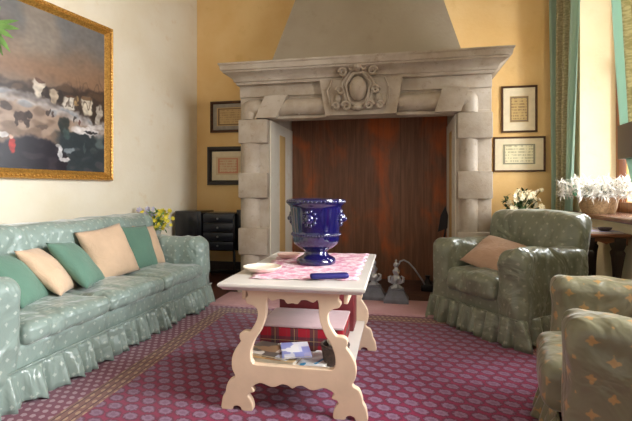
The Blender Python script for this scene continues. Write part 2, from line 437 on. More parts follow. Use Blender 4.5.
b.prism([(FW+.03, 1.848), (FW-.21, 1.848), (FW-.14, 2.075), (FW+.11, 2.075)], 'y', -.02, .09)
b.box((.32, .03, 1.88), (.34, .09, 2.06)); b.box((FW-.36, .03, 1.88), (FW-.34, .09, 2.06))
b.prism([(.62, 1.846), (1.32, 1.846), (1.38, 2.2), (.56, 2.2)], 'y', -.035, .09)
b.build('lintel', 'stone', fp)
prof = [(2.20, .012), (2.225, .02), (2.23, .035), (2.25, .04), (2.27, .055), (2.29, .085), (2.305, .11), (2.31, .122), (2.325, .125), (2.33, .14), (2.375, .15), (2.385, .16), (2.40, .16)]
b = B(); rg = []
for z, o_ in prof:
    nx = 40; ch = lambda x, k: .004*noise.noise(Vector((x*9, z*30, k)))
    fr = [(-.32-o_+(FW+.64+2*o_)*i/nx, -o_+ch(i*.06, 1), z+ch(i*.06, 3)) for i in range(nx+1)]
    rg.append(fr+[(FW+.32+o_, FD, z), (-.32-o_, FD, z)])
b.rings(rg); b.build('mantel_shelf', 'stone', fp, smooth=30)
# coat-of-arms cartouche: plain oval boss inside scrolls
b = B(); cx, cz = .95, 2.09
b.ell((cx, -.05, cz), (.10, .06, .135), 24)
for k, (rx, rz_, t) in enumerate(((.135, .18, .022), (.175, .215, .026))):
    b.tube([(cx+rx*cos(a)*(1+.07*sin(5*a)), -.045+.01*k, cz+rz_*sin(a)*(1+.05*cos(6*a))) for a in [2*pi*i/40 for i in range(40)]], t, 8, True)
for sx in (-1, 1):
    for (ox, oz, r0) in ((.17, .18, .05), (.20, -.02, .045), (.13, -.19, .05), (.25, -.19, .04), (.07, .225, .04)):
        b.tube([(cx+sx*(ox+r0*(1-i/26)*cos(i*.5)), -.055-.02*(1-i/22), cz+oz+r0*(1-i/26)*sin(i*.5)) for i in range(20)], .017, 7)
    b.ell((cx+sx*.235, -.03, cz-.10), (.045, .035, .06)); b.tube([(cx+sx*.30, -.04, cz+.12), (cx+sx*.36, -.045, cz-.02), (cx+sx*.31, -.04, cz-.2)], [.008, .014, .008], 7)
b.ell((cx, -.07, cz+.225), (.05, .05, .045)); b.ell((cx, -.06, cz-.21), (.06, .045, .04))
ct = b.build('cartouche', 'stone', fp); ct.scale = (.86, 1.4, .9); ct.location = (.133, .012, .215)
def hood_ring(z):
    k = .254*(z-2.4); y = .15+.361*(z-2.4)
    return [(-.03+k, y, z), (FW+.08-k, y, z), (FW+.08-k, FD, z), (-.03+k, FD, z)]
B().rings([hood_ring(2.40), hood_ring(CEIL-.005)]).build('hood', 'hood', fp, smooth=0)
B().box((0.003, 1.0, .0), (FW-.003, 1.045, 2.19), .003).build('fire_board', 'board', fp)
for x0, x1, p0, p1 in ((.001, .012, .012, .018), (FW-.012, FW-.001, FW-.018, FW-.012)):
    l = B().box((x0, .09, .0), (x1, .995, 1.838)).build('lining', 'lining', fp)
    B().box((p0, .42, .25), (p1, .64, 1.72), .002).build('ochre_patch', 'ochre_patch', l)
B().box((-.41, -.50, 0), (FW+.02, -.005, .03), .008).build('hearth_slab', 'slab', fp)
B().box((.013, -.004, 0), (FW-.013, .998, .026), .004).build('firebox_floor', plain('sooty_brick', (84,56,48), .7, var=.25, bump=.4), fp)

def FPW(x, y, z): return A+U*x+V*y+Vector((0, 0, z))
# andirons
def andiron(x, y, label):
    e = empty('andiron', FPW(x, y, .03), RZ, label, 'andiron', 'pair of andirons on the hearth')
    b = B(); b.rings([[(sx*w, sy*w*.75, z) for sx, sy in ((-1, -1), (1, -1), (1, 1), (-1, 1))] for w, z in ((.115, 0), (.118, .03), (.112, .04), (.10, .055), (.085, .085), (.07, .11), (.072, .125), (.066, .13))])
    b.build('base', 'grey_base', e, smooth=0)
    b = B(); b.lathe([(.05, .131), (.056, .14), (.036, .155), (.022, .17), (.04, .19), (.05, .215), (.04, .24), (.02, .255), (.03, .275), (.034, .295), (.018, .315), (.014, .33), (.024, .345), (.022, .365), (.008, .38), (.011, .392), (.003, .405)], 20, mod=lambda a, r, z: r*(1+.14*cos(5*a+z*40)))
    for s in (-1, 1):
        b.tube([(s*.03, -.01, .18), (s*.065, -.02, .20), (s*.07, -.02, .235), (s*.045, -.015, .25)], [.012, .015, .012, .007], 7)
    b.build('figure', 'pewter', e)
    B().box((-.012, .06, .06), (.012, .45, .085), .004).box((-.014, .42, .0), (.014, .45, .06)).build('log_bar', 'iron', e)
    return e
andiron(1.32, -.09, 'pewter andiron on stepped grey base on the hearth, nearer to the armchair')
andiron(1.10, -.0, 'pewter andiron on stepped grey base, its base half hidden behind the coffee table')
e = empty('fire_poker', FPW(1.52, .30, .027), RZ, 'thin grey hooked iron poker leaning inside the fireplace behind the andiron', 'poker')
B().tube([(.12, .15, .0), (.06, .12, .12), (-.02, .08, .24), (-.08, .05, .31), (-.13, .05, .335), (-.17, .04, .32), (-.18, .04, .29)], .009, 8).build('rod', 'pewter', e)
B().box((.05, .10, 0), (.20, .24, .07), .01).lathe([(.05, .07), (.03, .1), (.02, .13), (.03, .16)], 12, c=(.12, .17, 0)).build('stand', 'iron', e)
e = empty('fire_tongs', FPW(1.02, .35, .027), RZ, 'black iron fire tongs lying low in the firebox beyond the coffee table corner', 'tongs')
B().tube([(-.25, .1, .012), (-.1, .05, .16), (.02, 0, .22), (.08, -.02, .17), (.13, -.05, .012)], .009, 8).tube([(-.14, .02, .012), (-.04, .02, .13), (.02, 0, .22)], .008, 8).build('tong_arms', 'iron', e)
e = empty('fire_shovel', FPW(1.80, .55, .027), RZ, 'dark iron fire shovel standing against the right inner side of the fireplace', 'shovel')
B().tube([(-.03, -.02, .0), (.0, .0, .45), (.045, .03, .72)], [.012, .012, .010], 8).build('handle', 'iron', e)
B().prism([(-.05, .62), (.05, .66), (.058, .80), (.03, .9), (-.02, .80)], 'y', .0, .012).build('blade', 'iron', e)

# ------------------------------------------------------------------ pictures
def framed(name, w, h, fw, fmat, inner, label, origin, rz, x, z0, cat='picture', mount=None, dep=.03, slip=None):
    """x = left edge along the wall frame at origin; z0 = bottom"""
    d = Vector((cos(rz), sin(rz), 0)); nrm = Vector((sin(rz), -cos(rz), 0))
    e = empty(name, origin+d*(x+w/2)+nrm*.004+Vector((0, 0, z0+h/2)), rz, label, cat)
    b = B(); hw, hh = w/2, h/2
    rg = []
    for o_, y in ((0, 0), (0, -dep*.7), (fw*.12, -dep), (fw*.35, -dep*.85), (fw*.6, -dep), (fw*.85, -dep*.55), (fw, -dep*.4), (fw, 0)):
        rg.append([(-hw+o_, y, -hh+o_), (hw-o_, y, -hh+o_), (hw-o_, y, hh-o_), (-hw+o_, y, hh-o_)])
    b.rings(rg, True, False, False); b.build('frame', fmat, e, smooth=30)
    if mount:
        B().box((-hw+fw, -dep*.25, -hh+fw), (hw-fw, -.001, hh-fw)).build('mount', mount, e)
    return e
WS = 1.455
PW, PH, PZ = 2.15, 1.556, 1.194
pe = framed('oil_painting', PW, PH, .085, 'gilt', None, 'large oil painting of a winter landscape in a wide gilt frame above the sofa', C0, LA, -WS-PW, PZ, 'painting', dep=.07)
# ornament beads of the gilt frame
b = B()
for i in range(60):
    for zz in (-PH/2+.03, PH/2-.03): b.ell((-PW/2+.03+i*(PW-.06)/59, -.066, zz), (.012, .01, .01), 8)
for i in range(44):
    for xx in (-PW/2+.03, PW/2-.03): b.ell((xx, -.066, -PH/2+.03+i*(PH-.06)/43), (.01, .01, .012), 8)
b.build('beading', 'gilt', pe)
# canvas painted on a fine grid
def paint(s, h):
    """s metres left from the right inner edge, h metres above the bottom inner edge of a 1.98 x 1.386 canvas"""
    wx = .030*noise.noise(Vector((s*11, h*11, 3)))+.016*noise.noise(Vector((s*31, h*31, 5))); wy = .026*noise.noise(Vector((s*11, h*11, 8)))+.014*noise.noise(Vector((s*33, h*33, 2)))
    n1 = noise.noise(Vector((s*2.3, h*3.5, 1))); n2 = noise.noise(Vector((s*8, h*14, 4))); n3 = noise.noise(Vector((s*26, h*34, 9))); s0 = s; s, h = s+wx, h+wy
    def mx(a, b, t): t = max(0, min(1, t)); return tuple(x+(y-x)*t for x, y in zip(a, b))
    def ss(a, b, x): t = max(0, min(1, (x-a)/(b-a))); return t*t*(3-2*t)
    c = mx((124, 108, 94), (112, 110, 108), ss(.95, 1.3, h)+.5*n1); c = mx(c, (150, 134, 116), ss(.0, .4, n1-.1*n2)*.6)
    c = mx(c, (138, 104, 78), ss(.28, 0, abs(h-.84+.1*n1))*.8)
    top = .80+.05*n2+.05*n1-.06*min(1, abs(s-.1))
    c = mx(c, (58, 46, 40), ss(.03, -.03, h-top)*.92); c = mx(c, (104, 82, 62), ss(.05, .3, n2)*ss(.02, -.02, h-top)*.5)
    sb = .43+.235*min(s, .68)+.04*max(0, s-.68)
    c = mx(c, (128, 106, 90), ss(.02, -.03, h-sb)); c = mx(c, (166, 144, 126), ss(-.05, .3, n2+n1*.5)*ss(.02, -.03, h-sb)*.8)
    c = mx(c, (194, 190, 188), ss(.07, .03, abs(h-sb-.01*n2))*(.80+.2*n3)*(.72+.5*n2+.2*n1)); c = mx(c, (120, 128, 136), ss(.1, .35, n2-n1*.4)*ss(.09, .04, abs(h-sb+.03))*.6)
    c = mx(c, (52, 60, 64), ss(.40, .33, h+.04*n2)*ss(.58, .48, s)); c = mx(c, (92, 108, 108), ss(.1, .4, n2)*ss(.38, .3, h)*ss(.5, .4, s)*.7)
    c = mx(c, (36, 32, 40), ss(.02, -.03, h-(.285-1.2*(s-.75)**2)) if s > .42 else 0); c = mx(c, (62, 52, 58), ss(.1, .4, n2)*ss(.24, .16, h)*.6)
    for (bx, bh, rx, rh, col, a) in ((.685, .70, .05, .07, (206, 194, 176), 1), (.62, .68, .02, .05, (48, 38, 34), 1), (.55, .655, .035, .06, (178, 160, 138), 1), (.49, .66, .02, .05, (50, 42, 38), 1),
            (.39, .63, .055, .055, (216, 206, 190), 1), (.31, .66, .035, .03, (170, 140, 96), 1), (.28, .60, .02, .06, (56, 46, 40), 1), (.20, .63, .055, .08, (206, 194, 172), 1), (.12, .58, .03, .10, (60, 50, 44), 1), (.07, .56, .03, .10, (190, 180, 164), .9),
            (.84, .433, .05, .04, (62, 46, 40), 1), (.78, .46, .03, .03, (54, 42, 38), 1), (.80, .40, .012, .05, (60, 46, 40), 1), (.88, .40, .012, .05, (60, 46, 40), 1), (.97, .50, .04, .03, (60, 46, 40), .9),
            (.685, .77, .03, .018, (96, 70, 56), 1), (.39, .685, .04, .015, (92, 66, 52), 1), (.20, .70, .045, .02, (110, 84, 60), 1), (.60, .50, .012, .03, (52, 42, 40), .9), (.56, .49, .010, .025, (60, 46, 42), .9), (.66, .37, .05, .012, (96, 80, 70), .8), (.34, .48, .01, .03, (50, 44, 42), .9), (.29, .46, .01, .025, (90, 50, 44), .9), (.92, .18, .022, .06, (176, 44, 36), 1), (.925, .255, .012, .014, (196, 160, 140), 1), (1.0, .27, .05, .02, (206, 202, 200), .9),
            (.45, .40, .045, .08, (46, 52, 50), 1), (.43, .33, .03, .05, (70, 86, 84), 1), (.22, .385, .12, .035, (214, 208, 204), 1), (.165, .375, .06, .012, (44, 40, 42), 1), (.10, .44, .08, .02, (206, 200, 196), .8),
            (.49, .16, .016, .06, (208, 206, 206), 1), (.455, .10, .045, .022, (204, 200, 200), 1), (.40, .19, .04, .02, (150, 160, 164), .8), (.52, .22, .02, .02, (200, 196, 190), .8),
            (.24, .22, .012, .04, (80, 92, 92), .8), (.14, .2, .02, .03, (70, 80, 80), .8), (1.3, .30, .06, .05, (56, 48, 46), 1), (1.45, .62, .07, .08, (190, 178, 160), 1), (1.7, .34, .10, .05, (190, 180, 170), 1), (1.6, .2, .03, .07, (150, 60, 44), 1)):
        dd = ((s-bx)/rx/1.25)**2+((h-bh)/rh/1.15)**2
        c = mx(c, col, ss(1.3, .6, dd)*a*(.92+.2*n3))
    br = abs(noise.noise(Vector((s0*16, h*5, 21))))
    if h > .60 and s < .42: c = mx(c, (74, 58, 48), ss(.10, .02, br)*.7*ss(1.08, .8, h+.4*s))
    return tuple(max(0, x*(1+.07*n3+.08*n2)) for x in c)
NX, NY = 420, 280; cw, chh = PW-.17, PH-.17
bmc = B(); vs = []
for j in range(NY+1):
    vs.append([bmc.bm.verts.new((-cw/2+cw*i/NX, -.03, -chh/2+chh*j/NY)) for i in range(NX+1)])
for j in range(NY):
    for i in range(NX): bmc.bm.faces.new((vs[j][i], vs[j][i+1], vs[j+1][i+1], vs[j+1][i]))
cv = bmc.build('canvas', 'paint', pe, smooth=0)
at = cv.data.color_attributes.new('paint', 'FLOAT_COLOR', 'POINT')
buf = []
for v in cv.data.vertices:
    buf.extend(lin(paint(cw/2-v.co.x, v.co.z+chh/2)))
at.data.foreach_set('color', buf)
md = cv.modifiers.new('thickness', 'SOLIDIFY'); md.thickness = .012; md.offset = -1

def small(name, w, h, fw, fmat, mountm, paper, ink, pw, ph, lines, border, label, x, z0, margin=.2):
    e = framed(name, w, h, fw, fmat, None, label, W0, RZ, x, z0, mount=mountm)
    B().box((-pw/2, -.0115, -ph/2), (pw/2, -.0076, ph/2)).build('print', print_mat(name+'_print', paper, ink, pw, ph, lines, margin, border), e)
    return e
small('framed_print', .56, .41, .035, 'brownframe', 'silver', (196,164,110), (150,116,70), .38, .24, 8, (120,92,56), 'upper brown framed print on the ochre wall left of the fireplace', -.057, 1.857)
small('framed_certificate', .58, .504, .062, 'blackframe', 'mount', (214,190,150), (196,120,92), .34, .24, 7, (206,128,96), 'lower black framed print with red border on the ochre wall left of the fireplace', -.10, 1.166, .3)
small('framed_engraving', .387, .537, .022, 'brownframe', 'mount', (190,160,96), (96,62,36), .20, .30, 9, (120,96,66), 'upright framed engraving on the wall right of the fireplace, above the wide one', 3.563, 1.763, .16)
small('framed_diploma', .56, .404, .02, 'brownframe', 'mount', (226,218,180), (150,142,110), .36, .24, 7, (132,128,104), 'wide framed diploma on the wall right of the fireplace, under the upright one', 3.475, 1.31, .16)

# ------------------------------------------------------------------ rug
RG = Vector((-1.20, 4.205, 0))
rug = tag(B().box((0, -4.6, .0005), (3.3, 0, .010), .004).build('rug', 'rug', loc=RG, rot=(0, 0, R(-10.8))), 'crimson and mauve patterned oriental rug covering the floor under the coffee table', 'rug')

# ------------------------------------------------------------------ upholstery
def ruffle(path, z1, z0, amp, wl, seed, closed=False):
    """gathered skirt along a path of (x, y); flares outwards to the right of travel"""
    P = [Vector((p[0], p[1], 0)) for p in path]; pts = []
    n = len(P)
    for i in range(n if closed else n-1):
        a, b_ = P[i], P[(i+1) % n]; d = b_-a; L = d.length; m_ = max(2, int(L/.012)); nn = Vector((d.y, -d.x, 0)).normalized()
        for k in range(m_): pts.append((a+d*k/m_, nn))
    if not closed: pts.append((P[-1], pts[-1][1]))
    b = B(); rows = []; s = 0
    ph = []
    for i, (p, nn) in enumerate(pts):
        if i: s += (p-pts[i-1][0]).length
        ph.append(s*2*pi/wl+2.6*noise.noise(Vector((s*3.1, seed, 0))))
    for r in range(8):
        t = r/7; z = z1+(z0-z1)*t; row = []
        for (p, nn), f in zip(pts, ph):
            va = 1+1.0*noise.noise(Vector((f*.35, seed, 4))); w_ = amp*(.14+t**.7*.95)*va; k = .5+.5*sin(f)+.3*sin(2*f+seed)+.15*sin(3.3*f)
            row.append(p+nn*(.006+.012*t+w_*k)+Vector((0, 0, z+(.012*sin(f*.5+seed)*t if r == 7 else 0)+.008*sin(f+1)*t)))
        rows.append(row)
    b.rings(rows, closed, False, False)
    return b
def ruf_obj(b, name, mat, parent):
    o = b.build(name, mat, parent, smooth=180, uv=True)
    m_ = o.modifiers.new('cloth', 'SOLIDIFY'); m_.thickness = .005; m_.offset = -1
    return o

# sofa: local x along its length (near -> far), y to the back
SO = Vector((-1.54, 2.075, 0)); SR = R(77)
sofa = empty('sofa', SO, SR, 'long sage green satin slipcovered sofa with ruffled skirt below the oil painting', 'sofa')
SL, SD, SH = 2.28, .85, .87; AW = .19
def sofa_w(x, y, z): return SO+Vector((cos(SR)*x-sin(SR)*y, sin(SR)*x+cos(SR)*y, z))
B().rbox((.01, .02, .13), (SL-.01, SD-.03, .305), .03, 56, wrinkle(.010, 6, 1)).build('base', 'sofa', sofa, 180, True)
def sag(p, n):
    return n*(.010*nz(p, 6, 2)+.010*fold(p, 4, 2))+Vector((0, .05*(p.z-.4) if p.z > .4 else 0, -.012*(1-((p.x-SL/2)/(SL/2))**2) if p.z > .7 else 0))
B().rbox((.04, SD-.29, .28), (SL-.04, SD-.02, SH), .085, 44, sag).build('backrest', 'sofa', sofa, 180, True)
for k, x0 in enumerate((0, SL-AW)):
    B().rbox((x0, .0, .12), (x0+AW, SD-.10, .645), .07, 34, wrinkle(.012, 7, 5+k)).build('arm', 'sofa', sofa, 180, True)
cwid = (SL-2*AW)/3
for k in range(3):
    x0 = AW+k*cwid
    def puff(p, n, x0=x0):
        u = (p.x-x0)/cwid*2-1; v = (p.y-.0)/.58*2-1
        return n*(.006*nz(p, 8, k)+.009*fold(p, 6, k))+Vector((0, 0, (.028*(1-u*u)*(1-v*v) if n.z > .3 or p.z > .38 else 0)))
    B().rbox((x0+.004, -.02, .30), (x0+cwid-.004, .58, .405), .04, 30, puff).build('seat_cushion', 'sofa', sofa, 180, True)
ruf_obj(ruffle([(0, SD-.03), (0, 0), (SL, 0), (SL, SD-.03)], .19, .014, .05, .13, 2.3), 'ruffle', 'sofa', sofa)
B().tube([(0.0, -.010, .193), (SL, -.010, .193)], .006, 6).build('piping', 'sofa', sofa, 180, True)

# loose cushions
def pillow_bm(w, h, t, seed, n=22):
    b = B(); P = []
    def th(u, v): return (max(0, (1-abs(u)**2.6))*max(0, (1-abs(v)**2.6)))**.55
    g = {}
    for side in (-1, 1):
        for j in range(n+1):
            for i in range(n+1):
                u, v = -1+2*i/n, -1+2*j/n
                edge = i in (0, n) or j in (0, n)
                if edge and side == 1: g[side, i, j] = g[-1, i, j]; continue
                x = w/2*u*(1-.07*(1-v*v)); z = h/2*v*(1-.07*(1-u*u)); y = side*t/2*th(u, v)
                q = Vector((x, y, z)); q += Vector((.004*nz(q, 9, seed+2), side*.010*nz(q, 8, seed)*th(u, v), .004*nz(q, 9, seed+5)))
                g[side, i, j] = b.bm.verts.new(q)
        for j in range(n):
            for i in range(n): b.bm.faces.new((g[side, i, j], g[side, i+1, j], g[side, i+1, j+1], g[side, i, j+1]))
    return b
def pillow(name, w, h, t, mat, loc, rot, label, group=None, seed=1):
    o = pillow_bm(w, h, t, seed).build(name, mat, None, 180, True, loc, rot)
    return tag(o, label, 'cushion', group)
GP = 'scatter cushions on the sofa'
def sp(x, y, z, w, h, t, mat, tilt, yaw, roll, label, seed):
    pillow('cushion', w, h, t, mat, sofa_w(x, y, z), Euler((R(-tilt), R(roll), SR+R(yaw))), label, GP, seed)
sp(.52, .40, .56, .40, .40, .15, 'green', 42, 20, 6, 'green cushion nearest the near sofa arm, at the left edge of the photo', 1)
sp(.755, .41, .57, .38, .40, .13, 'beige', 43, 27, 4, 'beige cushion between the two left green cushions on the sofa', 2)
sp(1.02, .41, .57, .40, .42, .14, 'green', 42, 20, 6, 'green cushion in the middle of the sofa, beside the biggest beige cushion', 3)
sp(1.36, .42, .605, .43, .44, .16, 'beige', 26, -10, -6, 'biggest beige cushion on the sofa, with crumpled front', 4)
sp(1.74, .42, .595, .34, .42, .13, 'green', 24, -10, 2, 'green cushion towards the far arm of the sofa', 5)
sp(1.93, .44, .59, .28, .40, .11, 'beige', 26, -6, 4, 'small beige cushion squeezed against the far arm of the sofa', 6)

def armchair(loc, rz, mat, label, W=.90, D=.82, ah=.68, sh=.46, bh=.90, seat_out=.03, seed=0, ar=.07):
    e = empty('armchair', loc, rz, label, 'armchair', 'slipcovered armchairs')
    aw = .20
    B().rbox((.01, .02, .10), (W-.01, D-.02, .31), .03, 34, wrinkle(.010, 6, 1+seed)).build('base', mat, e, 180, True)
    def lean(p, n): return n*(.012*nz(p, 6, 2+seed)+.014*fold(p, 5, seed))+Vector((0, .16*max(0, p.z-.35), .02*(1-((p.x-W/2)/(W/2))**2) if p.z > .7 else 0))
    B().rbox((.03, D-.26, .12), (W-.03, D-.02, bh), .08, 34, lean).build('backrest', mat, e, 180, True)
    for k, x0 in enumerate((0, W-aw)):
        def af(p, n, k=k):
            out = -1 if k == 0 else 1
            return n*(.010*nz(p, 6, 5+k+seed)+.016*fold(p, 5.5, k+seed))+Vector((out*.02*max(0, p.z-.45), 0, -.03*max(0, p.y/D-.1) if p.z > .4 else 0))
        B().rbox((x0, .0, .10), (x0+aw, D-.06, ah), ar, 36, af).build('arm', mat, e, 180, True)
    def puff(p, n):
        u = (p.x-W/2)/(W/2-aw); v = (p.y-.28)/.32
        return n*(.008*nz(p, 8, seed)+.010*fold(p, 6, seed))+Vector((0, 0, (.03*max(0, 1-u*u)*max(0, 1-v*v) if p.z > sh-.05 else 0)))
    B().rbox((aw+.005, -seat_out, .295), (W-aw-.005, D-.26, sh), .05, 30, puff).build('seat_cushion', mat, e, 180, True)
    ruf_obj(ruffle([(0, D-.02), (0, 0), (W, 0), (W, D-.02), (0, D-.02)], .21, .014, .055, .13, 1.1+seed), 'ruffle', mat, e)
    B().tube([(W+.006, .0, .205), (W+.006, D-.02, .205)], .006, 6).tube([(0, -.008, .205), (W, -.008, .205)], .006, 6).build('piping', mat, e, 180, True)
    return e
c1p, c1r = Vector((1.0, 3.815, .0)), R(-65)
ch1 = armchair(c1p, c1r, 'chair', 'sage slipcovered armchair with ruffled skirt standing beside the fireplace')
def cw_(p, r, x, y, z): return p+Vector((cos(r)*x-sin(r)*y, sin(r)*x+cos(r)*y, z))
c2p, c2r = Vector((1.185, 2.21, .0)), R(-115)
ch2 = armchair(c2p, c2r, 'chair_near', 'sage slipcovered armchair with gold flower motifs, cut off by the right edge of the photo', ah=.685, seat_out=.07, seed=3, ar=.05)
pillow('cushion', .46, .40, .15, 'pinkbeige', cw_(c1p, c1r, .44, .31, .575), Euler((R(-60), R(10), c1r+R(8))), 'crumpled pinkish beige cushion lying in the armchair by the fireplace', None, 8)
pillow('cushion', .36, .36, .12, 'red', cw_(c2p, c2r, .42, .38, .565), Euler((R(-60), 0, c2r)), 'red cushion in the nearest armchair at the right edge', None, 9)
# throw draped on near arm of chair 1
# ------------------------------------------------------------------ coffee table
TR_ = R(-10.3); TL, TW, TZ = 1.11, .715, .65
TO = Vector((-.479, 2.13, 0))                   # front left corner of the top
tb = empty('coffee_table', TO, TR_, 'cream painted wooden coffee table with scrolled lyre-shaped ends and a low shelf', 'coffee table')
def tw(x, y, z): return TO+Vector((cos(TR_)*x-sin(TR_)*y, sin(TR_)*x+cos(TR_)*y, z))
b = B()
b.rings([[(-0+o_, 0+o_, z), (TW-o_, o_, z), (TW-o_, TL-o_, z), (o_, TL-o_, z)] for z, o_ in ((.612, .035), (.615, .02), (.625, .012), (.632, .002), (.640, 0), (.647, .002), (.65, .006))])
b.build('tabletop', 'tabletop', tb, smooth=30)
K = .00176
outer = [(140,52),(138,62),(128,72),(126,85),(133,93),(128,103),(112,108),(100,118),(97,135),(102,155),(112,172),(122,184),(138,185),(150,192),(150,204),(147,213),(158,228),(170,250),(174,272),(172,292),(164,308),(168,318),(182,326),(190,345),(192,358),(200,372),(203,388),(203,405),(178,405),(172,396),(160,392),(148,396),(142,405),(118,405),(116,390),(122,375),(130,364),(124,354),(112,350),(118,339),(108,329),(88,323),(62,331),(48,330),(30,322),(12,324),(0,331)]
inner = [(0,96),(14,98),(22,88),(40,86),(58,92),(70,84),(76,98),(77,130),(83,155),(95,182),(110,205),(120,232),(122,255),(117,270),(100,277),(0,277)]
def half(l): return [(x*K, (405-y)*K) for x, y in l]
def full(l):
    h = half(l); return h+[(-x, z) for x, z in reversed(h) if x > 1e-6]
def smooth_closed(p, n=3):
    out = []; N = len(p)
    for i in range(N):
        p0, p1, p2, p3 = [Vector((*p[(i+k) % N], 0)) for k in (-1, 0, 1, 2)]
        if (p1-p2).length > .12: out.append((p1.x, p1.y)); continue
        for k in range(n):
            t = k/n; q = .5*((2*p1)+(p2-p0)*t+(2*p0-5*p1+4*p2-p3)*t*t+(3*p1-p0-3*p2+p3)*t**3); out.append((q.x, q.y))
    return out
cu = bpy.data.curves.new('leg_panel', 'CURVE'); cu.dimensions = '2D'; cu.fill_mode = 'BOTH'; cu.extrude = .015; cu.bevel_depth = .004; cu.bevel_resolution = 1
for l in (outer, inner):
    pts = full(l) if l is inner else full(outer)
    pts = smooth_closed(pts); s_ = cu.splines.new('POLY'); s_.points.add(len(pts)-1); s_.use_cyclic_u = True
    for q, (x, z) in zip(s_.points, pts): q.co = (x, z, 0, 1)
tmp = bpy.data.objects.new('tmp', cu); COL.objects.link(tmp)
me = bpy.data.meshes.new_from_object(tmp.evaluated_get(bpy.context.evaluated_depsgraph_get())); bpy.data.objects.remove(tmp); bpy.data.curves.remove(cu)
me.transform(Matrix.Rotation(pi/2, 4, 'X')); me.materials.clear(); me.materials.append(MAT['table'])
for p in me.polygons: p.use_smooth = False
for yy in (.085, TL-.10):
    o = bpy.data.objects.new('leg_panel', me); COL.objects.link(o); o.parent = tb; o.location = (TW/2, yy, .011); o['category'] = ''
    del o['category']
B().box((TW/2-.285, .103, .19), (TW/2+.285, TL-.06, .21), .004).build('shelf', 'tabletop', tb)
B().box((.09, .10, .55), (.11, TL-.12, .612), .003).box((TW-.11, .10, .55), (TW-.09, TL-.12, .612), .003).build('apron', 'table', tb)

# runner on the top
b = B(); rows = []
x0, x1, y0, y1 = .07, .66, .14, 1.06
for j in range(31):
    for_row = []
    for i in range(25):
        u, v = i/24, j/30; wob = .010*sin(v*40)
        for_row.append((x0+(x1-x0)*u+(wob if i in (0, 24) else 0)+.05*(1-v)*(1-u), y0+(y1-y0)*v+(.010*sin(u*34) if j in (0, 30) else 0)+.05*(u-.5), TZ+.003+.002*abs(nz((u, v, 0), 5, 2))))
    rows.append(for_row)
b.rings(rows, False); run = b.build('table_runner', 'runner', tb, 180, loc=None)
run.parent = None; run.location = TO; run.rotation_euler = (0, 0, TR_)
m_ = run.modifiers.new('cloth', 'SOLIDIFY'); m_.thickness = .002; m_.offset = 1
tag(run, 'faded pink printed cloth runner spread on the coffee table', 'runner')

# cobalt urn
urn = empty('urn', (0.0, 2.675, TZ+.008), 0, 'cobalt blue glazed pedestal urn with relief masks on the coffee table', 'urn')
pf = [(.116, 0), (.119, .014), (.114, .030), (.096, .040), (.080, .048), (.069, .060), (.067, .072), (.076, .082), (.102, .096), (.126, .116), (.137, .138), (.140, .158)]
flute = lambda a, r, z: r*(1+(.025*abs(sin(14*a)) if .09 < z < .16 else 0)+(.012*cos(8*a) if z < .03 else 0))
b = B().lathe(pf+[(.143, .162), (.145, .172), (.141, .18), (.144, .20), (.150, .25), (.154, .30), (.157, .335), (.159, .345), (.168, .352), (.176, .362), (.178, .376), (.174, .386), (.162, .388), (.152, .382), (.146, .36), (.138, .25), (.125, .17), (.08, .12), (.0005, .115)], 84, mod=flute)
b.build('body', 'cobalt', urn, smooth=50)
for a in (-pi/2-.25, -.15, pi-.35, pi/2):
    b = B(); M3 = Matrix.Rotation(a, 4, 'Z')
    b.ell(M3 @ Vector((.150, 0, .275)), (.03, .03, .034))
    for k in range(9):
        t = 2*pi*k/9; b.ell(M3 @ Vector((.150, .036*cos(t), .275+.04*sin(t))), (.013, .013, .015), 10)
    b.ell(M3 @ Vector((.178, 0, .268)), (.011, .01, .014), 10)
    b.build('relief_mask', 'cobalt', urn)
b = B()
for k in range(56): t = 2*pi*k/56; b.ell((.145*cos(t), .145*sin(t), .176), (.0085, .0085, .007), 8)
b.build('bead_band', 'cobalt', urn); b = B()
for k in range(44): t = 2*pi*k/44; b.ell((.174*cos(t), .174*sin(t), .372), (.0085, .010, .010), 8)
b.build('beaded_rim', 'cobalt', urn)
# case, dishes
cs = B().rbox((-.098, -.024, 0), (.098, .024, .027), .013, 10).build('case', 'blue_case', None, 180, True, tw(.525, .165, TZ+.008), (0, 0, R(8)))
tag(cs, 'small oblong dark blue case lying on the runner in front of the urn', 'case')
def dish(loc, rz, sx, label, mat='dish'):
    e = empty('dish', loc, rz, label, 'dish')
    o = B().lathe([(.045, 0), (.060, .004), (.074, .016), (.082, .026), (.079, .028), (.070, .02), (.055, .012), (.0005, .009)], 40, mod=lambda a, r, z: r*(1+.02*cos(12*a))).build('bowl', mat, e, smooth=60)
    o.scale = (sx, sx*.9, 1); return e
dish(tw(.135, .30, TZ+.008), TR_+.1, 1.3, 'cream oval dish at the left front corner of the coffee table')
dish(tw(.16, .80, TZ+.006), TR_, .95, 'small pinkish dish on the coffee table behind the urn, towards the fireplace', plain('pink_glaze', (226,190,176), .3, .5, var=.06))

